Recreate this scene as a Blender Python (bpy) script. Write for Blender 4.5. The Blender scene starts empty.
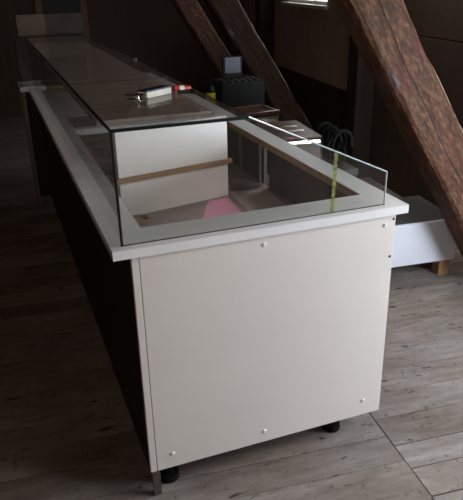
import bpy, bmesh, math, random
from mathutils import Vector, Matrix, noise
random.seed(7)
SC = bpy.context.scene
COL = SC.collection
TH = math.radians(-5.5)                      # the attic stands 5.5 degrees off the counter
MB = Matrix.Rotation(TH, 4, 'Z')

# ------------------------------------------------------------------ materials
def lin(c):
    return tuple((v/255/12.92 if v/255 <= .04045 else ((v/255+.055)/1.055)**2.4) for v in c) + (1,)

def mat(name, rgb, rough=.5, metal=0, var=0.0, scale=6, stretch=(1, 1, 1), bump=0.0, spec=.5, coat=0):
    m = bpy.data.materials.new(name); m.use_nodes = True
    nt = m.node_tree; n = nt.nodes; l = nt.links
    b = n['Principled BSDF']
    b.inputs['Base Color'].default_value = lin(rgb)
    b.inputs['Roughness'].default_value = rough
    b.inputs['Metallic'].default_value = metal
    b.inputs['Specular IOR Level'].default_value = spec
    b.inputs['Coat Weight'].default_value = coat
    tc = n.new('ShaderNodeTexCoord'); mp = n.new('ShaderNodeMapping'); mp.inputs['Scale'].default_value = stretch
    nz = n.new('ShaderNodeTexNoise'); nz.inputs['Scale'].default_value = scale; nz.inputs['Detail'].default_value = 6
    l.new(tc.outputs['Object'], mp.inputs['Vector']); l.new(mp.outputs[0], nz.inputs['Vector'])
    if var:
        r = n.new('ShaderNodeValToRGB')
        c = lin(rgb)
        r.color_ramp.elements[0].position = .3; r.color_ramp.elements[1].position = .7
        r.color_ramp.elements[0].color = tuple(v*(1-var) for v in c[:3])+(1,)
        r.color_ramp.elements[1].color = tuple(min(1, v*(1+var)) for v in c[:3])+(1,)
        l.new(nz.outputs['Fac'], r.inputs[0]); l.new(r.outputs[0], b.inputs['Base Color'])
    if bump:
        bp = n.new('ShaderNodeBump'); bp.inputs['Strength'].default_value = bump; bp.inputs['Distance'].default_value = .01
        l.new(nz.outputs['Fac'], bp.inputs['Height']); l.new(bp.outputs[0], b.inputs['Normal'])
    return m

def glass_mat(name, tint, gloss_rough=.0, ior=1.5, film=.04):
    m = bpy.data.materials.new(name); m.use_nodes = True
    nt = m.node_tree; n = nt.nodes; l = nt.links
    n.remove(n['Principled BSDF']); out = n['Material Output']
    fr = n.new('ShaderNodeFresnel'); fr.inputs['IOR'].default_value = ior
    ge = n.new('ShaderNodeNewGeometry'); mr = n.new('ShaderNodeMapRange')      # straight-through panes: same index on both faces
    mr.inputs[3].default_value = ior; mr.inputs[4].default_value = 1/ior
    l.new(ge.outputs['Backfacing'], mr.inputs[0]); l.new(mr.outputs[0], fr.inputs['IOR'])
    tr = n.new('ShaderNodeBsdfTransparent'); tr.inputs['Color'].default_value = tint
    gl = n.new('ShaderNodeBsdfGlossy'); gl.inputs['Roughness'].default_value = gloss_rough
    tc = n.new('ShaderNodeTexCoord'); nz = n.new('ShaderNodeTexNoise'); nz.inputs['Scale'].default_value = 4
    nz.inputs['Detail'].default_value = 4
    df = n.new('ShaderNodeBsdfDiffuse'); df.inputs['Color'].default_value = (.52, .45, .41, 1)
    mu = n.new('ShaderNodeMath'); mu.operation = 'MULTIPLY'; mu.inputs[1].default_value = film
    l.new(tc.outputs['Object'], nz.inputs['Vector']); l.new(nz.outputs['Fac'], mu.inputs[0])
    a = n.new('ShaderNodeMixShader'); c = n.new('ShaderNodeMixShader')
    l.new(fr.outputs[0], a.inputs[0]); l.new(tr.outputs[0], a.inputs[1]); l.new(gl.outputs[0], a.inputs[2])
    l.new(mu.outputs[0], c.inputs[0]); l.new(a.outputs[0], c.inputs[1]); l.new(df.outputs[0], c.inputs[2])
    l.new(c.outputs[0], out.inputs['Surface'])
    return m

def board_mat(name, c0, c1, c2, crack=(20, 14, 10)):
    """weathered boards: grain stretched along local X, each board its own tone (colour attribute 'tone'), nail holes"""
    m = bpy.data.materials.new(name); m.use_nodes = True
    nt = m.node_tree; n = nt.nodes; l = nt.links; b = n['Principled BSDF']
    b.inputs['Roughness'].default_value = .75
    b.inputs['Specular IOR Level'].default_value = .3
    tc = n.new('ShaderNodeTexCoord')
    at = n.new('ShaderNodeAttribute'); at.attribute_name = 'tone'
    off = n.new('ShaderNodeVectorMath'); off.operation = 'MULTIPLY_ADD'
    off.inputs[1].default_value = (17, 13, 11); l.new(at.outputs['Color'], off.inputs[0]); l.new(tc.outputs['Object'], off.inputs[2])
    def nz(scale, st, detail=6, rough=.6):
        mp = n.new('ShaderNodeMapping'); mp.inputs['Scale'].default_value = st
        t = n.new('ShaderNodeTexNoise'); t.inputs['Scale'].default_value = scale; t.inputs['Detail'].default_value = detail
        t.inputs['Roughness'].default_value = rough
        l.new(off.outputs[0], mp.inputs[0]); l.new(mp.outputs[0], t.inputs['Vector']); return t
    g = nz(9, (.6, 3.2, 3.2), 9, .68); p = nz(3.2, (.6, 1, 1)); s = nz(26, (.35, 1.3, 1), 3)
    r = n.new('ShaderNodeValToRGB'); e = r.color_ramp.elements
    e[0].position = .32; e[0].color = lin(c0); e[1].position = .72; e[1].color = lin(c2)
    k = e.new(.52); k.color = lin(c1)
    mx = n.new('ShaderNodeMath'); mx.operation = 'MULTIPLY_ADD'; mx.inputs[1].default_value = .5
    hf = n.new('ShaderNodeMath'); hf.operation = 'MULTIPLY'; hf.inputs[1].default_value = .5
    l.new(p.outputs['Fac'], hf.inputs[0]); l.new(g.outputs['Fac'], mx.inputs[0]); l.new(hf.outputs[0], mx.inputs[2])
    l.new(mx.outputs[0], r.inputs[0])
    tone = n.new('ShaderNodeMapRange'); tone.inputs[3].default_value = .72; tone.inputs[4].default_value = 1.22
    l.new(at.outputs['Fac'], tone.inputs[0])
    hv = n.new('ShaderNodeHueSaturation'); l.new(r.outputs[0], hv.inputs['Color']); l.new(tone.outputs[0], hv.inputs['Value'])
    # dark flecks, nail holes and cracks
    fr = n.new('ShaderNodeValToRGB'); fr.color_ramp.elements[0].position = .27; fr.color_ramp.elements[1].position = .36
    l.new(s.outputs['Fac'], fr.inputs[0])
    mc = n.new('ShaderNodeMixRGB'); mc.inputs[1].default_value = lin(crack)
    l.new(fr.outputs[0], mc.inputs[0]); l.new(hv.outputs[0], mc.inputs[2])
    s2 = nz(60, (.5, 1.6, 1), 2); s3 = nz(34, (1.6, .5, 1), 2); bl = nz(1.7, (1, 1, 1), 5)
    last = mc.outputs[0]
    for t, lo, hi, amt in ((s2, .30, .37, .45), (s3, .28, .34, .5)):
        fr2 = n.new('ShaderNodeMapRange'); fr2.inputs[1].default_value = lo; fr2.inputs[2].default_value = hi; fr2.inputs[3].default_value = amt; fr2.inputs[4].default_value = 0
        l.new(t.outputs['Fac'], fr2.inputs[0])
        mm = n.new('ShaderNodeMixRGB'); mm.inputs[2].default_value = lin((58, 46, 40)); l.new(fr2.outputs[0], mm.inputs[0]); l.new(last, mm.inputs[1]); last = mm.outputs[0]
    bw = n.new('ShaderNodeMapRange'); bw.inputs[1].default_value = .42; bw.inputs[2].default_value = .62; bw.inputs[3].default_value = 0; bw.inputs[4].default_value = .45
    l.new(bl.outputs['Fac'], bw.inputs[0])
    mb = n.new('ShaderNodeMixRGB'); mb.blend_type = 'MULTIPLY'; mb.inputs[2].default_value = lin((214, 186, 166)); l.new(bw.outputs[0], mb.inputs[0]); l.new(last, mb.inputs[1])
    l.new(mb.outputs[0], b.inputs['Base Color'])
    bp = n.new('ShaderNodeBump'); bp.inputs['Strength'].default_value = .35; bp.inputs['Distance'].default_value = .004
    l.new(g.outputs['Fac'], bp.inputs['Height']); l.new(bp.outputs[0], b.inputs['Normal'])
    return m

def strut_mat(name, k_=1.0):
    """hewn beam: grain along local Z, traces of old red paint, one grey-blue stain, a long crack"""
    m = bpy.data.materials.new(name); m.use_nodes = True
    nt = m.node_tree; n = nt.nodes; l = nt.links; b = n['Principled BSDF']
    b.inputs['Roughness'].default_value = .7; b.inputs['Specular IOR Level'].default_value = .3
    tc = n.new('ShaderNodeTexCoord')
    sh = n.new('ShaderNodeVectorMath'); sh.operation = 'MULTIPLY'; sh.inputs[1].default_value = (1, 1, 1)
    sp = n.new('ShaderNodeSeparateXYZ'); l.new(tc.outputs['Object'], sp.inputs[0])
    # u = distance across the beam, straight along its slope
    ua = n.new('ShaderNodeMath'); ua.operation = 'MULTIPLY_ADD'; ua.inputs[1].default_value = .618
    l.new(sp.outputs['Z'], ua.inputs[0]); l.new(sp.outputs['X'], ua.inputs[2])
    cb = n.new('ShaderNodeCombineXYZ'); l.new(ua.outputs[0], cb.inputs[0]); l.new(sp.outputs['Y'], cb.inputs[1]); l.new(sp.outputs['Z'], cb.inputs[2])
    def nz(scale, st, detail=6):
        mp = n.new('ShaderNodeMapping'); mp.inputs['Scale'].default_value = st
        t = n.new('ShaderNodeTexNoise'); t.inputs['Scale'].default_value = scale; t.inputs['Detail'].default_value = detail
        l.new(cb.outputs[0], mp.inputs[0]); l.new(mp.outputs[0], t.inputs['Vector']); return t
    g = nz(11, (3, 3, 1.1), 9); p = nz(3, (1.5, 1.5, .8)); d = nz(14, (2, 2, .9), 3)
    r = n.new('ShaderNodeValToRGB'); e = r.color_ramp.elements
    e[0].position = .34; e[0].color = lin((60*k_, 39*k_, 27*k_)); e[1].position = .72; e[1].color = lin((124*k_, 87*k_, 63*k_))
    g2 = nz(42, (1.6, 1.6, .9), 6)
    gm = n.new('ShaderNodeMath'); gm.operation = 'MULTIPLY_ADD'; gm.inputs[1].default_value = .55; gs = n.new('ShaderNodeMath'); gs.operation = 'MULTIPLY'; gs.inputs[1].default_value = .45
    l.new(g2.outputs['Fac'], gs.inputs[0]); l.new(g.outputs['Fac'], gm.inputs[0]); l.new(gs.outputs[0], gm.inputs[2])
    e[0].position = .38; e[1].position = .64
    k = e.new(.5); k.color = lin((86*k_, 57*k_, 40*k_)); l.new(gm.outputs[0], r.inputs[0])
    rr = n.new('ShaderNodeValToRGB'); rr.color_ramp.elements[0].position = .5; rr.color_ramp.elements[1].position = .62
    l.new(p.outputs['Fac'], rr.inputs[0])
    mf = n.new('ShaderNodeMath'); mf.operation = 'MULTIPLY'; mf.inputs[1].default_value = .7; l.new(rr.outputs[0], mf.inputs[0])
    m1 = n.new('ShaderNodeMixRGB'); m1.inputs[2].default_value = lin((96*k_, 46*k_, 36*k_)); l.new(mf.outputs[0], m1.inputs[0]); l.new(r.outputs[0], m1.inputs[1])
    # blue stain near the lower edge
    vd = n.new('ShaderNodeVectorMath'); vd.operation = 'DISTANCE'; 
    st = n.new('ShaderNodeVectorMath'); st.operation = 'MULTIPLY'; st.inputs[1].default_value = (1, .4, .3); l.new(cb.outputs[0], st.inputs[0])
    l.new(st.outputs[0], vd.inputs[0]); vd.inputs[1].default_value = (2.06, 0, 1.13*.3)
    ds = n.new('ShaderNodeMath'); ds.operation = 'MULTIPLY_ADD'; ds.inputs[1].default_value = .16; l.new(d.outputs['Fac'], ds.inputs[0]); l.new(vd.outputs['Value'], ds.inputs[2])
    br = n.new('ShaderNodeMapRange'); br.inputs[1].default_value = .088; br.inputs[2].default_value = .10; br.inputs[3].default_value = .5; br.inputs[4].default_value = 0
    l.new(ds.outputs[0], br.inputs[0])
    m2 = n.new('ShaderNodeMixRGB'); m2.inputs[2].default_value = lin((96, 104, 112)); l.new(br.outputs[0], m2.inputs[0]); l.new(m1.outputs[0], m2.inputs[1])
    # crack
    wv = n.new('ShaderNodeMath'); wv.operation = 'MULTIPLY_ADD'; wv.inputs[1].default_value = .09; l.new(p.outputs['Fac'], wv.inputs[0]); l.new(ua.outputs[0], wv.inputs[2])
    cd = n.new('ShaderNodeMath'); cd.operation = 'SUBTRACT'; cd.inputs[1].default_value = 2.195; l.new(wv.outputs[0], cd.inputs[0])
    ca = n.new('ShaderNodeMath'); ca.operation = 'ABSOLUTE'; l.new(cd.outputs[0], ca.inputs[0])
    cr = n.new('ShaderNodeMapRange'); cr.inputs[1].default_value = .002; cr.inputs[2].default_value = .005; cr.inputs[3].default_value = .9; cr.inputs[4].default_value = 0
    l.new(ca.outputs[0], cr.inputs[0])
    m3 = n.new('ShaderNodeMixRGB'); m3.inputs[2].default_value = lin((22, 14, 11)); l.new(cr.outputs[0], m3.inputs[0]); l.new(m2.outputs[0], m3.inputs[1])
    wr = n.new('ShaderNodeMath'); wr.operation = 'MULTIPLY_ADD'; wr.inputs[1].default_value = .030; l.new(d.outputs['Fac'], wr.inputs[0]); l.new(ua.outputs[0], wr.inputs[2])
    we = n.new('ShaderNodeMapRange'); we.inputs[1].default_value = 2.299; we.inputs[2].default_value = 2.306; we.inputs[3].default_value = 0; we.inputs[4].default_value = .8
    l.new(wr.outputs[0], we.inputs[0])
    m4 = n.new('ShaderNodeMixRGB'); m4.inputs[2].default_value = lin((206, 182, 166)); l.new(we.outputs[0], m4.inputs[0]); l.new(m3.outputs[0], m4.inputs[1])  # pale bare arris, with the light it catches painted in
    l.new(m4.outputs[0], b.inputs['Base Color'])
    bp = n.new('ShaderNodeBump'); bp.inputs['Strength'].default_value = .8; bp.inputs['Distance'].default_value = .012
    l.new(gm.outputs[0], bp.inputs['Height']); l.new(bp.outputs[0], b.inputs['Normal'])
    return m

M = dict(
    plinthw=mat('cool white laminate', (226, 227, 238), .4, var=.02),
    white=mat('white laminate', (230, 222, 216), .32, var=.03, scale=3),
    rimw=mat('white rim laminate', (240, 238, 238), .28, var=.03, scale=4),
    chip=mat('raw chipboard edge', (176, 148, 116), .8, var=.25, scale=60),
    black=mat('black laminate', (17, 14, 17), .6, var=.1),
    metal=mat('dull steel', (150, 144, 138), .4, 1, var=.05),
    chrome=mat('chrome', (225, 222, 218), .12, 1),
    chromew=mat('worn chrome', (200, 192, 184), .2, 1, var=.1, scale=10),
    rubber=mat('black rubber', (14, 13, 13), .85, spec=.2),
    dusty=glass_mat('dusty top glass', (.94, .955, .945, 1), film=.12),
    seal=mat('black silicone seam', (10, 10, 11), .45),
    glass=glass_mat('case glass', (.955, .97, .96, 1)),
    edge=mat('cut glass edge', (190, 205, 205), .15, spec=.8),
    darkwell=mat('grey mauve board', (150, 132, 130), .6, var=.15),
    brownboard=mat('brown grey board', (52, 41, 36), .6, var=.2, scale=10),
    shelf=mat('brown grey shelf board', (196, 170, 158), .55, var=.22, scale=5, stretch=(1, 4, 4)),
    batten=mat('pine batten', (148, 116, 84), .7, var=.2, scale=8, stretch=(.6, 5, 5)),
    pink=mat('pink reflection', (226, 150, 178), .7, var=.05),
    pale=mat('pale reflection', (206, 190, 186), .7, var=.05),
    cap=mat('white plastic cap', (236, 234, 230), .3),
    hole=mat('dark drill hole', (40, 36, 34), .8),
    tape=mat('yellow green tape', (118, 122, 52), .5, var=.8, scale=90),
    tanboard=mat('tan board', (98, 84, 72), .5, var=.12, scale=8),
    greyboard=mat('grey film board', (66, 58, 52), .35, var=.12, scale=8),
    darkwood=mat('dark old wood', (52, 36, 30), .75, var=.35, scale=7, stretch=(1, 1, .25), bump=.2),
    postwood=mat('red brown post wood', (46, 29, 24), .75, var=.3, scale=8, stretch=(3, 3, .4), bump=.3),
    plaster=mat('rough grey brown plaster', (168, 146, 130), .9, var=.12, scale=7, bump=.35),
    roofwood=mat('roof boarding', (118, 96, 78), .8, var=.3, scale=5, stretch=(.3, 2.5, 2.5)),
    gable=mat('gable boarding', (80, 62, 53), .8, var=.16, scale=5, stretch=(2.5, 2.5, .3)),
    sash=mat('white window paint', (220, 216, 206), .5),
    boxtop=mat('dark grey laminate', (74, 72, 72), .5, var=.1),
    woodblock=mat('bare wood block', (158, 122, 88), .75, var=.2, scale=12),
    tabledark=mat('dark table board', (44, 34, 30), .5, var=.2),
    dplastic=mat('black plastic', (11, 11, 12), .55, var=.1, spec=.3),
    mirrortone=mat('red brown enamel', (74, 44, 36), .35, var=.25, scale=9, spec=.35),  # chrome top: the brown beams it mirrors are painted into the colour
    screen=mat('grey blue screen glass', (66, 74, 90), .35),
    red=mat('red wrapper', (170, 40, 34), .4),
    navy=mat('navy plastic', (26, 30, 58), .3),
    yellow=mat('yellow label', (216, 216, 60), .5),
    boxw=mat('white card', (236, 233, 222), .5),
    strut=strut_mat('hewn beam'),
    strutshade=strut_mat('shaded beam', .62),  # same hewn wood, with the middle beam's shade scaled into its colours
    floor=board_mat('weathered floor boards', (108, 94, 86), (146, 136, 129), (176, 168, 162)),
    under=mat('dark subfloor', (16, 12, 10), .9),
)

# ------------------------------------------------------------------ mesh helpers
class Bm:
    def __init__(s): s.b = bmesh.new()
    def box(s, x0, x1, y0, y1, z0, z1, bev=0, mtx=None):
        r = bmesh.ops.create_cube(s.b, size=1)
        vs = r['verts']
        for v in vs:
            v.co = Vector(((x0+x1)/2+v.co.x*(x1-x0), (y0+y1)/2+v.co.y*(y1-y0), (z0+z1)/2+v.co.z*(z1-z0)))
        if bev:
            es = list({e for v in vs for e in v.link_edges})
            rr = bmesh.ops.bevel(s.b, geom=es, offset=bev, segments=2, affect='EDGES', profile=.5)
            vs = list({v for f in rr['faces'] for v in f.verts} | {v for v in vs if v.is_valid})
        if mtx:
            for v in vs: v.co = mtx @ v.co
        return s
    def cyl(s, p0, p1, r0, r1=None, seg=20):
        p0, p1 = Vector(p0), Vector(p1); r1 = r0 if r1 is None else r1
        d = p1-p0
        r = bmesh.ops.create_cone(s.b, cap_ends=True, segments=seg, radius1=r0, radius2=r1, depth=d.length)
        q = Vector((0, 0, 1)).rotation_difference(d.normalized()).to_matrix().to_4x4()
        m = Matrix.Translation((p0+p1)/2) @ q
        for v in r['verts']: v.co = m @ v.co
        return s
    def tube(s, pts, r, seg=8, closed=False):
        pts = [Vector(p) for p in pts]; n = len(pts); rings = []
        up = Vector((0, 0, 1))
        for i, p in enumerate(pts):
            a = pts[(i-1) % n] if (closed or i) else p; c = pts[(i+1) % n] if (closed or i < n-1) else p
            t = (c-a).normalized()
            u = t.cross(up)
            if u.length < .05: u = t.cross(Vector((1, 0, 0)))
            u.normalize(); w = u.cross(t)
            rings.append([s.b.verts.new(p+u*r*math.cos(6.28318*k/seg)+w*r*math.sin(6.28318*k/seg)) for k in range(seg)])
        for i in range(n if closed else n-1):
            A, B = rings[i], rings[(i+1) % n]
            for k in range(seg): s.b.faces.new((A[k], A[(k+1) % seg], B[(k+1) % seg], B[k]))
        if not closed:
            s.b.faces.new(rings[0][::-1]); s.b.faces.new(rings[-1])
        return s
    def prism(s, poly, axis, a, b):
        """poly: 2-D outline; axis: 'x','y','z' extruded from a to b"""
        def P(u, v, t): return {'x': (t, u, v), 'y': (u, t, v), 'z': (u, v, t)}[axis]
        A = [s.b.verts.new(P(u, v, a)) for u, v in poly]; B = [s.b.verts.new(P(u, v, b)) for u, v in poly]
        n = len(poly)
        s.b.faces.new(A); s.b.faces.new(B[::-1])
        for i in range(n): s.b.faces.new((A[i], B[i], B[(i+1) % n], A[(i+1) % n]))
        return s
    def done(s, name, m, parent=None, smooth=False, mtx=None, pos=None):
        bmesh.ops.recalc_face_normals(s.b, faces=s.b.faces)
        me = bpy.data.meshes.new(name)
        if pos is not None:
            for v in s.b.verts: v.co -= Vector(pos)
        s.b.to_mesh(me); s.b.free()
        me.materials.append(M[m] if isinstance(m, str) else m)
        if smooth:
            for p in me.polygons: p.use_smooth = True
        o = bpy.data.objects.new(name, me); COL.objects.link(o)
        if pos is not None: o.location = pos
        if parent is not None: o.parent = parent
        if mtx is not None: o.matrix_world = mtx
        return o

def thing(name, label, cat, loc=(0, 0, 0), rz=0, group=None):
    o = bpy.data.objects.new(name, None); COL.objects.link(o)
    o.location = loc; o.rotation_euler = (0, 0, rz); o.empty_display_size = .1
    return tag(o, label, cat, group)
def tag(o, label, cat, group=None):
    o['label'] = label; o['category'] = cat
    if group: o['group'] = group
    return o
def struct(o, label=None, cat=None):
    o['kind'] = 'structure'
    if label: o['label'] = label; o['category'] = cat
    return o
def bpos(x, y, z=0): return (MB @ Vector((x, y, z)))
def building(o):                       # meshes written in attic coordinates
    o.matrix_world = MB.copy(); return o

# ------------------------------------------------------------------ the attic shell (attic coordinates)
XR, XL, YB, YF, KZ = 2.35, -5.35, 6.78, -4.6, 1.9
RX, RZ = -1.5, 1.9+.8*3.85
def roof(x): return RZ-.8*abs(x-RX)
fb = bmesh.new(); tl = fb.loops.layers.color.new('tone')
def board(x0, x1, y0, y1):
    t = (random.random(), random.random(), random.random(), 1)
    g = random.choice((.0012, .0016, .002, .0024, .0042)); h = random.uniform(-.0025, 0)
    r = bmesh.ops.create_cube(fb, size=1)
    for v in r['verts']:
        v.co = Vector(((x0+x1)/2+v.co.x*(x1-x0-.004), (y0+y1)/2+v.co.y*(y1-y0-2*g), h-.0125+v.co.z*.025))
    for f in {f for v in r['verts'] for f in v.link_faces}:
        for lp in f.loops: lp[tl] = t
def rows(fixed, lo, hi):
    ys = list(fixed)
    while ys[0] > lo: ys.insert(0, max(lo, ys[0]-random.uniform(.13, .21)))
    while ys[-1] < hi: ys.append(min(hi, ys[-1]+random.uniform(.13, .21)))
    return ys
for x0, x1, fx in ((XL, -3.1, [0]), (-3.1, -.9, [.1]), (-.9, .93, [-.065, .07, .235]), (.93, XR, [-.105, .012, .165, .31])):
    ys = rows(fx, YF, YB)
    for a, b in zip(ys, ys[1:]): board(x0, x1, a, b)
me = bpy.data.meshes.new('floor'); fb.to_mesh(me); fb.free(); me.materials.append(M['floor'])
fl = bpy.data.objects.new('floor', me); COL.objects.link(fl); building(fl); struct(fl, 'worn grey wooden floor boards of the attic', 'floor')
s = building(Bm().box(XL, XR, YF, YB, -.2, -.026).done('trim_1', 'under')); struct(s)

# right knee wall with two window openings
W1 = (4.10, 5.21, 1.29, 1.75)
W2 = (-1.75, -.25, 1.72, 2.30)                      # roof window above the right wall: by range, bx range
W4 = (-.85, .35, .45, 1.35)                       # low wall window beside the end of the counter
W5 = (1.45, 2.65)
W3 = (-2.2, -.8, 2.3, 3.3)                       # unseen gable window behind the camera, added for fill light
def wall_x(x0, x1, ya, yb, z0, z1, holes):
    m = Bm(); ys = sorted(holes); y = ya
    for (h0, h1, a, b) in ys:
        m.box(x0, x1, y, h0, z0, z1); m.box(x0, x1, h0, h1, z0, a); m.box(x0, x1, h0, h1, b, z1); y = h1
    m.box(x0, x1, y, yb, z0, z1); return m
struct(building(wall_x(XR, XR+.16, YF, YB, -.2, KZ+.1, [W1, W4]).done('wall_right', 'plaster')), 'grey brown attic wall behind the leaning beam', 'wall')
struct(building(Bm().prism([(XL, -.2), (XR, -.2), (XR, KZ), (RX, RZ), (XL, KZ)], 'y', YB, YB+.12).done('wall_back', 'gable')))
a, b, z0, z1 = W3
m = Bm().prism([(XL, -.2), (a, -.2), (a, roof(a)), (XL, KZ)], 'y', YF-.12, YF).prism([(b, -.2), (XR, -.2), (XR, KZ), (b, roof(b))], 'y', YF-.12, YF)
m.prism([(a, -.2), (b, -.2), (b, z0), (a, z0)], 'y', YF-.12, YF).prism([(a, z1), (b, z1), (b, roof(b)), (RX, RZ), (a, roof(a))], 'y', YF-.12, YF)
struct(building(m.done('wall_front', 'gable')))
m = Bm().box(a, b, YF-.09, YF-.03, z0, z0+.05).box(a, b, YF-.09, YF-.03, z1-.05, z1).box(a, a+.05, YF-.09, YF-.03, z0, z1).box(b-.05, b, YF-.09, YF-.03, z0, z1).box(RX-.03, RX+.03, YF-.09, YF-.03, z0, z1)
w3 = building(m.done('fill_window_3', 'sash')); struct(w3, 'added gable window in the front wall, for fill light', 'window')
Bm().box(a+.05, b-.05, YF-.062, YF-.058, z0+.05, z1-.05).done('window_pane', 'glass', w3)
struct(building(Bm().box(XL-.16, XL, YF, YB, -.2, KZ+.1).done('wall_left', 'gable')))
xa, xb = W2[2], W2[3]
def slab(x0, x1, y0, y1, m):                       # a stretch of the roof, 0.2 thick measured upright
    m.prism([(x0, roof(x0)), (x1, roof(x1)), (x1, roof(x1)+.2), (x0, roof(x0)+.2)], 'y', y0, y1)
m = Bm()
slab(XL-.2, RX, YF, YB, m); slab(RX, xa, YF, YB, m); slab(xb, XR+.2, YF, YB, m)
slab(xa, xb, YF, W2[0], m); slab(xa, xb, W2[1], W5[0], m); slab(xa, xb, W5[1], YB, m)
struct(building(m.done('ceiling', 'roofwood')))
def roof_window(name, ya, yb, lab):
    m = Bm(); e = .05
    def rail(x0, x1, y0, y1): m.prism([(x0, roof(x0)+.10), (x1, roof(x1)+.10), (x1, roof(x1)+.15), (x0, roof(x0)+.15)], 'y', y0, y1)
    rail(xa, xa+e, ya, yb); rail(xb-e, xb, ya, yb); rail(xa+e, xb-e, ya, ya+e); rail(xa+e, xb-e, yb-e, yb)
    w2 = building(m.done(name, 'sash')); struct(w2, lab, 'window')
    m = Bm(); m.prism([(xa+e, roof(xa+e)+.12), (xb-e, roof(xb-e)+.12), (xb-e, roof(xb-e)+.124), (xa+e, roof(xa+e)+.124)], 'y', ya+e, yb-e)
    m.done('window_pane', 'glass', w2)
roof_window('window_2', W2[0], W2[1], 'roof window over the near end of the counter')
roof_window('window_5', W5[0], W5[1], 'roof window over the middle of the counter')
struct(building(Bm().box(XR-.022, XR, 3.3, 6.6, 0, .62, .004).done('baseboard_right', 'darkwood')))
# horizontal boarding behind the big beam
struct(building(Bm().box(XR-.02, XR, 1.3, 3.1, 0, .58, .003).box(XR-.02, XR, 1.3, 3.1, .585, 1.165, .003).box(XR-.02, XR, 1.3, 3.1, 1.172, 1.75, .003).done('trim_2', 'gable')))
def window(name, h, nb, lab):
    y0, y1, a, b = h; f = .045
    m = Bm()
    m.box(XR+.02, XR+.08, y0, y1, a, a+f, .004).box(XR+.02, XR+.08, y0, y1, b-f, b, .004)
    m.box(XR+.02, XR+.08, y0, y0+f, a, b, .004).box(XR+.02, XR+.08, y1-f, y1, a, b, .004)
    m.box(XR-.045, XR+.02, y0-.03, y1+.03, a-.02, a+.012, .004)
    for k in range(1, nb):
        y = y0+(y1-y0)*k/nb; m.box(XR+.03, XR+.07, y-.018, y+.018, a, b, .003)
    w = building(m.done(name, 'sash')); struct(w, lab, 'window')
    p = Bm().box(XR+.048, XR+.052, y0+f, y1-f, a+f, b-f).done('window_pane', 'glass', w)
window('window_1', W1, 3, 'bright white framed window at the top of the picture')
window('window_4', W4, 2, 'low window in the right wall')
# door on the gable
d = building(Bm().box(-.25, -.17, YB-.05, YB, 0, 2.05, .004).box(.27, .35, YB-.05, YB, 0, 2.05, .004).box(-.25, .35, YB-.05, YB, 2.05, 2.13, .004).done('door_1', 'roofwood'))
struct(d, 'dim narrow doorway in the far wall', 'door')
Bm().box(-.17, .27, YB-.02, YB-.001, 0, 2.05).done('door_leaf', mat('blue grey door paint', (38, 36, 42), .6, var=.1), d)

# ------------------------------------------------------------------ beams
def strut(yf, seed, label, crooked=1.0, m_='strut'):
    m = Bm(); N = 72; zt = 3.86; rnd = noise
    rings = []
    nx, ny = 8, 6; w, dp = .265, .19
    per = [(i/nx, 0) for i in range(nx)]+[(1, j/ny) for j in range(ny)]+[(1-i/nx, 1) for i in range(nx)]+[(0, 1-j/ny) for j in range(ny)]
    for k in range(N+1):
        z = zt*k/N; xb = 1.119+.618*(1.474-z)
        ring = []
        for u, v in per:
            x, y = u*w, v*dp
            c = .012                               # worn arrises
            if u in (0, 1) and v in (0, 1):
                x += c if u == 0 else -c; y += c if v == 0 else -c
            n1 = rnd.noise(Vector((u*2.2+seed, v*2.2, z*2.6)))*.008*crooked + rnd.noise(Vector((u*7+seed, v*7, z*11)))*.004
            n2 = rnd.noise(Vector((u*2.2+seed+9, v*2.2, z*2.6)))*.006 + rnd.noise(Vector((u*7+seed+5, v*7, z*11)))*.003
            if u == 1: n1 -= max(0, rnd.noise(Vector((seed, 3.3, z*5))))*.022*crooked   # chipped outer edge
            ring.append(m.b.verts.new((xb+x+n1, y+n2, z)))
        rings.append(ring)
    n = len(per)
    for A, B in zip(rings, rings[1:]):
        for i in range(n): m.b.faces.new((A[i], A[(i+1) % n], B[(i+1) % n], B[i]))
    m.b.faces.new(rings[0][::-1]); m.b.faces.new(rings[-1])
    o = m.done('roof_strut', m_)
    o.matrix_world = MB @ Matrix.Translation((0, yf, 0))
    return tag(o, label, 'beam', 'leaning roof struts along the right wall')
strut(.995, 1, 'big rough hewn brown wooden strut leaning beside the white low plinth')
strut(3.81, 4, 'dark wooden strut leaning in the middle, between the other two', .7, 'strutshade')
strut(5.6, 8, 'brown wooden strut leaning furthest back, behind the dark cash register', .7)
def post(x0, x1, y0, y1, h, label):
    p = bpos((x0+x1)/2, (y0+y1)/2)
    o = Bm().box(-(x1-x0)/2, (x1-x0)/2, -(y1-y0)/2, (y1-y0)/2, 0, h, .008).done('wall_post', 'postwood')
    o.location = p; o.rotation_euler = (0, 0, TH)
    tag(o, label, 'post', 'upright posts along the right wall')
post(2.17, 2.345, 5.56, 5.74, 1.84, 'dark red brown upright post at the left end of the grey wall')
post(2.16, 2.32, 3.02, 3.2, 1.84, 'dark upright post seen under the big leaning strut')

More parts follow.
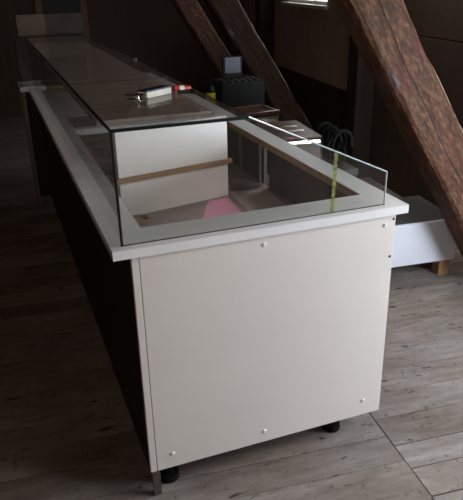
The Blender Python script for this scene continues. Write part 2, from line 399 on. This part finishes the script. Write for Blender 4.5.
# ------------------------------------------------------------------ the counter (world axes; x = width of the white end, y = length)
L, H, W = 3.05, .90, .948
c = thing('display_counter', 'long white shop counter with glass case on top, black front and white end panel', 'counter', (0, 0, 0))
X0, X1 = .05, .91
Bm().box(.0735, X1, .011, .030, .103, .8725, .001).done('end_panel', 'white', c)
st = Bm().box(X0+.001, .0715, .011, .030, .103, .8725, .001).done('corner_stile', 'white', c)
Bm().box(X0, .066, .030, L-.01, .103, .8725).done('front_panel', 'black', c)['label'] = 'black customer side panel'
Bm().box(X0+.005, X1, L-.028, L-.01, .103, .8725).done('far_panel', 'white', c)
m = Bm().box(X1-.016, X1, .030, L-.028, .103, .64).box(X1-.016, X1, .030, .98, .64, .8725)
for y in (1.04, 1.50, 2.1, 2.7): m.box(X1-.016, X1, y, y+.03, .64, .8725)
m.done('service_panel', 'brownboard', c)
Bm().box(X1-.012, X1-.006, 1.07, L-.03, .64, .8725).done('sliding_door', 'tabledark', c)
for y in (1.055, 1.30):
    Bm().box(X1-.03, X1-.017, y, y+.022, .655, .8725, .002).done('door_post', 'metal', c)
Bm().box(.066, X1-.016, .030, L-.028, .655, .675).done('well_floor', 'darkwell', c)
m = Bm().tube([(.235+.045*math.cos(a*.3142), .80+.045*math.sin(a*.3142), .678) for a in range(20)], .008, 8, True)
m.done('cable_grommet', 'woodblock', c, True)['label'] = 'round tan cable ring in the well floor'
# rim: a frame round the open well
ix0, ix1, iy0, iy1 = .112, .862, .150, L-.1
rim = Bm().box(0, ix0, 0, L, .8725, H).box(ix1, W, 0, L, .8725, H).box(ix0, ix1, 0, iy0, .8725, H).box(ix0, ix1, iy1, L, .8725, H).box(ix0, ix1, 1.56, 1.62, .8725, H).done('rim', 'rimw', c)
e = .002
Bm().box(ix0, ix0+e, iy0, iy1, .8715, H-.002).box(ix1-e, ix1, iy0, iy1, .8715, H-.002).box(ix0, ix1, iy0, iy0+e, .8715, H-.002).box(ix0, ix1, iy1-e, iy1, .8715, H-.002).done('inner_edge', 'chip', rim)
# glass
gx0, gx1, gx2, gy, gz, gz2, t = .033, .411, .878, .032, 1.227, 1.008, .006
Bm().prism([(gx0, H), (gx2, H), (gx2, gz2), (gx1, gz-.006), (gx0, gz-.006)], 'y', gy, gy+t).done('end_pane', 'glass', c)
m = Bm(); 
for a, b in (((gx1+.002, gz-.004), (gx2, gz2)), ((gx2, gz2), (gx2, H+.002))):
    m.tube([(a[0], gy+t/2, a[1]), (b[0], gy+t/2, b[1])], .0028, 6)
m.done('polished_edge', 'edge', c)['label'] = 'bright cut edge of the glass end'
Bm().box(gx0, gx0+t, gy+t, L-.012, H, gz-.006).done('side_pane', 'glass', c)
Bm().prism([(gx0, H), (gx1, H), (gx1, gz-.006), (gx0, gz-.006)], 'y', L-.012, L-.006).done('far_pane', 'glass', c)
for y0, y1 in ((gy, .853), (.857, L-.006)):
    Bm().box(gx0, gx1, y0, y1, gz-.006, gz).done('top_pane', 'dusty', c)
Bm().box(gx0+.008, gx1-.002, .33, L-.03, 1.176, 1.188, .001).done('inner_shelf', 'shelf', c)
Bm().box(gx0+t, gx1-.002, .8542, .8558, gz-.006, gz-.0015).done('joint_strip', 'greyboard', c)
def bar(x0, x1, y0, y1, z0, z1): Bm().box(x0, x1, y0, y1, z0, z1, .0008).done('corner_seal', 'seal', c)
bar(gx0-.003, gx1+.003, gy-.004, gy-.0005, gz-.010, gz-.0005)
bar(gx0-.004, gx0-.0005, gy-.004, L-.006, gz-.009, gz-.0005)
bar(gx0-.004, gx0+.003, gy-.004, gy-.0005, H, gz-.010)
bar(gx0, gx1, L-.006, L, gz-.008, gz)
bar(gx0, gx2, gy-.002, gy-.0002, H, H+.003)
bar(gx1, gx1+.002, gy+.004, L-.006, gz-.006, gz)
Bm().box(gx1-.010, gx1+.006, 1.42, 1.438, gz-.010, gz+.010, .002).done('glass_clip', 'greyboard', c)
tb = Bm().prism([(.683, H+.004), (.694, H+.004), (.700, 1.085), (.688, 1.091)], 'y', gy-.0012, gy-.0002).done('tape_strip', 'tape', c)
tb['label'] = 'yellow green strip stuck upright on the glass end'
for x, z in ((.452, .842), (.127, .158), (.452, .148), (.838, .166), (.872, .838)):
    Bm().cyl((x, .0112, z), (x, .0075, z), .0075, .005, 16).done('screw_cap', 'cap', c, False)
for x, z in ((.902, .855), (.899, .724)):
    Bm().cyl((x, .0112, z), (x, .0102, z), .0045, .0045, 12).done('screw_hole', 'hole', c)
for x, y in ((.765, .105), (.125, .085), (.765, 1.5), (.125, 1.5), (.765, L-.12), (.125, L-.12)):
    Bm().cyl((x, y, 0), (x, y, .022), .036, .034, 24).cyl((x, y, .022), (x, y, .08), .02, .02, 16).cyl((x, y, .08), (x, y, .103), .032, .032, 16).done('levelling_foot', 'rubber', c)
for y in (.014, L-.05):
    Bm().box(.056, .082, y, y+.022, 0, .103, .001).done('leg', 'metal', c)['label'] = 'square steel leg'

# things in the well
th8 = math.atan2(.10, .50)
p = thing('loose_panel', 'white loose board with a wooden batten, standing upright inside the glass case', 'board', (.183, .85, .675), th8)
Bm().box(0, .51, 0, .012, 0, .36, .0015).done('board', 'white', p)
Bm().box(-.035, .525, -.014, 0, .150, .170, .0008).done('batten', 'batten', p)['label'] = 'tan wooden batten across the middle'
def sheet(name, poly, m, label, dz, rot=0):
    b = Bm(); b.prism(poly, 'z', 0, .0012)
    cx = sum(q[0] for q in poly)/len(poly); cy = sum(q[1] for q in poly)/len(poly)
    tag(b.done(name, m, pos=(cx, cy, 0)), label, 'reflection', 'reflection stand-ins lying in the counter well').location.z = .6752+dz
sheet('reflection_sheet', [(.43, .60), (.645, .58), (.668, .925), (.575, .915)], 'pink', 'pink reflection stand-in sheet lying in the well in front of the loose white board', 0)  # stands in for the pink reflection on the end glass
sheet('reflection_sheet', [(.675, .46), (.85, .44), (.87, .95), (.70, 1.00)], 'pale', 'pale reflection stand-in sheet lying on the right of the well, beside the pink reflection', .0004)  # pale reflection of the end pane, laid down as a sheet

# things on the glass top
ang = math.atan2(.063, .096)
k = thing('small_box', 'small white box with dark lid lying on the glass top', 'box', (.222, .411, gz+.0003), ang)
Bm().box(0, .116, 0, .040, 0, .019, .0015).done('body', 'boxw', k)
Bm().box(.001, .116, .004, .040, .019, .024, .0015).done('lid', 'navy', k)
k = thing('hinge', 'shiny chrome hinge lying at the left end of the small white box', 'hinge', (.186, .412, gz+.0003), ang+.25)
Bm().box(-.022, .026, -.030, .026, 0, .004, .001).box(-.022, -.004, -.022, -.004, .004, .018, .002).box(.006, .020, .004, .018, .004, .014, .002).done('leaf', 'chrome', k)
Bm().cyl((-.006, -.028, .010), (-.006, .034, .010), .0075, seg=14).cyl((.014, -.024, .009), (.014, .004, .009), .008, seg=14).done('barrel', 'chrome', k)
k = thing('wrapped_roll', 'red and white wrapped roll lying at the right end of the white box', 'wrapper', (.352, .497, gz+.0003), ang-.45)
Bm().cyl((-.020, 0, .011), (-.002, 0, .011), .011, seg=16).cyl((.016, 0, .010), (.042, .004, .008), .010, .006, 16).done('red_wrapper', 'red', k)
Bm().cyl((-.002, 0, .0095), (.016, 0, .0095), .0095, seg=16).done('white_band', 'boxw', k)
k = thing('marker_pen', 'dark blue pen lying beside the red and white wrapped roll', 'pen', (.358, .443, gz+.0003), -.45)
Bm().cyl((-.026, 0, .006), (.016, 0, .006), .006, seg=14).done('barrel', 'navy', k)
Bm().cyl((.016, 0, .006), (.034, 0, .006), .0065, .005, 14).done('cap', 'dplastic', k)
Bm().cyl((-.026, 0, .006), (-.033, 0, .006), .005, .003, 12).done('tip', 'yellow', k)

# ------------------------------------------------------------------ second counter beyond, offset to the left
q = thing('display_counter', 'further shop counter standing in line behind the first, with a tan panel above its glass', 'counter', (0, 0, 0))
yA, yB = 3.075, 3.36
Bm().box(-.04, -.02, yA+.03, yB, .103, .867).done('front_panel', 'black', q)
Bm().box(-.02, .90, yA+.02, yA+.038, .103, .867).done('end_panel', 'black', q)
Bm().box(.88, .90, yA+.038, yB, .103, .867).done('service_panel', 'black', q)
Bm().box(-.053, .94, yA, yB, .867, H, .003).done('rim', 'rimw', q)
for x in (-.046, .86):
    for y in (yA+.005, yB-.04): Bm().box(x, x+.022, y, y+.02, 0, .867, .001).done('leg', 'metal', q)
Bm().box(-.04, .42, yA+.004, yA+.010, H, 1.222).done('end_pane', 'glass', q)
Bm().box(-.04, -.034, yA+.010, yB-.01, H, 1.222).done('side_pane', 'glass', q)
Bm().box(-.043, .42, yA+.002, yA+.012, 1.222, 1.232).done('corner_seal', 'seal', q)
Bm().box(-.04, .42, yA+.012, yB-.01, 1.222, 1.228).done('top_pane', 'dusty', q)
Bm().box(-.012, .17, yA+.004, yA+.016, 1.232, 1.365, .001).done('upper_panel', 'tanboard', q)['label'] = 'tan panel standing on the glass'
Bm().box(.17, .42, yA+.006, yA+.012, 1.232, 1.365, .001).done('upper_panel', 'greyboard', q)['label'] = 'dim grey panel standing on the glass'

# ------------------------------------------------------------------ white low plinth behind the counter (attic coordinates)
o0 = bpos(1.43, 1.205)
pl = thing('low_plinth', 'low white fronted plinth with grey top, standing on wood blocks under the big strut', 'plinth', o0, TH)
Bm().box(0, .505, 0, .018, .09, .333, .002).done('front_panel', 'plinthw', pl)
Bm().box(0, .505, .018, .42, .314, .331, .001).done('top', 'boxtop', pl)
Bm().box(0, .018, .018, .42, .09, .314).box(.487, .505, .018, .42, .09, .314).box(.018, .487, .402, .42, .09, .314).box(.018, .487, .018, .402, .09, .105).done('carcass', 'boxtop', pl)
for x, y in ((.418, .004), (.05, .01), (.40, .33), (.05, .33)):
    Bm().box(x, x+.065, y, y+.07, 0, .09, .002).done('block', 'woodblock', pl)

# ------------------------------------------------------------------ service table with the machines (counter axes)
tb = thing('service_table', 'dark service table behind the glass counter, carrying the chrome machines', 'table', (0, 0, 0))
Bm().box(.985, 1.38, 1.0, 2.85, .665, .70, .003).done('table_top', 'tabledark', tb)
Bm().box(1.0, 1.36, 1.03, 1.05, .40, .665).done('apron', 'tabledark', tb)
for x in (1.0, 1.32):
    for y in (1.05, 2.78): Bm().box(x, x+.04, y, y+.04, 0, .665, .002).done('leg', 'tabledark', tb)
def machine(name, x, y, w, dd, h, rz, label, slots):
    r = thing(name, label, 'appliance', (x, y, .70), rz, 'chrome machines on the service table')
    Bm().box(-w/2, w/2, -dd/2, dd/2, .014, h-.012, .018).done('body', 'chromew', r, False)
    Bm().box(-w/2+.006, w/2-.006, -dd/2+.006, dd/2-.006, h-.012, h, .004).done('top_plate', 'mirrortone', r)
    if slots:
        for s_ in (-.05, .05):
            Bm().box(-w/2+.05, w/2-.05, s_-.014, s_+.014, h, h+.0015).done('slot', 'chromew', r)
        Bm().box(w/2-.002, w/2+.012, -.03, .03, .06, .085, .004).done('handle', 'dplastic', r)
    else:
        Bm().tube([(-w/2+.01, -dd/2+.01, h+.006), (w/2-.01, -dd/2+.01, h+.006), (w/2-.01, dd/2-.01, h+.006), (-w/2+.01, dd/2-.01, h+.006)], .006, 8, True).done('raised_edge', 'chrome', r)
    for a in (-1, 1):
        for b_ in (-1, 1): Bm().cyl((a*(w/2-.03), b_*(dd/2-.03), 0), (a*(w/2-.03), b_*(dd/2-.03), .014), .012, seg=12).done('foot', 'rubber', r)
machine('hot_plate', 1.145, 1.33, .25, .40, .15, -.12, 'chrome machine with red brown reflection on its top, nearest on the service table behind the rim', True)
machine('warming_tray', 1.16, 1.84, .27, .22, .15, .1, 'shallow chrome tray behind the bigger chrome machine, at the end of the glass top', False)
m = Bm(); pts = []
for i in range(150):
    a = i*.2094; 
    pts.append((1.325+.010*math.sin(i*.37), 1.06+.0015*i+.004*math.sin(i*.9), .70+.094+(.075+.008*math.sin(i*.113))*math.sin(a)))
    pts[-1] = (pts[-1][0]+.042*math.cos(a), pts[-1][1], pts[-1][2])
tag(m.tube(pts, .0095, 8).done('cable_coil', 'rubber', None, True), 'black coiled hose beside the chrome machine', 'hose')
r = thing('cash_register', 'dark cash register with a tilted grey blue screen, near the leaning beams', 'register', (1.30, 2.45, .70))
Bm().box(-.15, .15, -.14, .14, 0, .24, .006).done('body', 'dplastic', r)
m = Bm()
for i in range(6): m.box(-.13+.045*i, -.10+.045*i, -.13, .0, .24, .25, .003)
m.done('keys', mat('grey keys', (30, 30, 32), .6), r)
Bm().box(-.07, .07, .06, .085, .24, .38, .003, Matrix.Translation((0, 0, 0))).done('screen_back', 'dplastic', r)
Bm().box(-.055, .055, .057, .060, .275, .375).done('screen', 'screen', r)
bt = thing('bottle', 'small black bottle with a yellow label, left of the cash register', 'bottle', (1.09, 2.36, .70))
Bm().cyl((0, 0, 0), (0, 0, .20), .028, seg=20).cyl((0, 0, .20), (0, 0, .225), .028, .012, 20).done('body', 'dplastic', bt)
Bm().cyl((0, 0, .11), (0, 0, .185), .0288, seg=20).done('label', 'yellow', bt)
Bm().cyl((0, 0, .225), (0, 0, .25), .013, seg=16).done('cap', 'dplastic', bt)

# ------------------------------------------------------------------ light
w = bpy.data.worlds.new('World'); SC.world = w; w.use_nodes = True
wn = w.node_tree.nodes; bg = wn['Background']
bg.inputs[0].default_value = (.80, .90, 1.0, 1); bg.inputs[1].default_value = 2.2
def area(name, loc, target, sx, sy, power, col):
    l = bpy.data.lights.new(name, 'AREA'); l.shape = 'RECTANGLE'; l.size = sx; l.size_y = sy; l.energy = power; l.color = col
    o = bpy.data.objects.new(name, l); COL.objects.link(o); o.location = loc
    o.rotation_euler = (Vector(target)-Vector(loc)).to_track_quat('-Z', 'Y').to_euler(); return o
cx = (W2[2]+W2[3])/2; cz = roof(cx)+.24
area('daylight_roof_window', bpos(cx, (W2[0]+W2[1])/2, cz), bpos(cx-.9, (W2[0]+W2[1])/2+.35, cz-1.0), .66, 1.4, 60, (.98, .97, .98))
area('fill_gable_window', bpos(-1.5, YF-.2, 2.8), bpos(-1.5, 6, 1.9), 1.3, .9, 38, (1.0, .68, .50))  # added fill from behind the camera, warm like bounce off old wood
area('daylight_second_roof_window', bpos(cx, (W5[0]+W5[1])/2, cz), bpos(cx-.9, (W5[0]+W5[1])/2, cz-1.0), .66, 1.1, 26, (1.0, .93, .88))
area('daylight_low_window', bpos(XR+.2, -.25, .9), bpos(1.75, .25, .6), 1.1, .85, 69, (.80, .88, 1.0))
area('daylight_far_window', bpos(XR+.2, 4.65, 1.52), bpos(0, 4.65, 1.2), 1.0, .4, 10, (.90, .95, 1.0))

# ------------------------------------------------------------------ camera
f, az, pt, rl = 631.192, .3503, .412, -.0236
fw = Vector((math.sin(az)*math.cos(pt), math.cos(az)*math.cos(pt), -math.sin(pt)))
rr = Vector((math.cos(az), -math.sin(az), 0)); uu = rr.cross(fw)
r2 = rr*math.cos(rl)+uu*math.sin(rl); u2 = -rr*math.sin(rl)+uu*math.cos(rl)
cam = bpy.data.cameras.new('camera'); co = bpy.data.objects.new('camera', cam); COL.objects.link(co)
m4 = Matrix((r2, u2, -fw)).transposed().to_4x4(); m4.translation = Vector((-.2344, -1.5813, 1.5836))
co.matrix_world = m4
cam.sensor_fit = 'AUTO'; cam.sensor_width = 36; cam.lens = f/500*36; cam.clip_start = .05
SC.camera = co
vs = SC.view_settings
SC.display_settings.display_device = 'sRGB'
vs.view_transform = 'Standard'; vs.look = 'None'; vs.gamma = 1; vs.use_curve_mapping = False; vs.exposure = 0
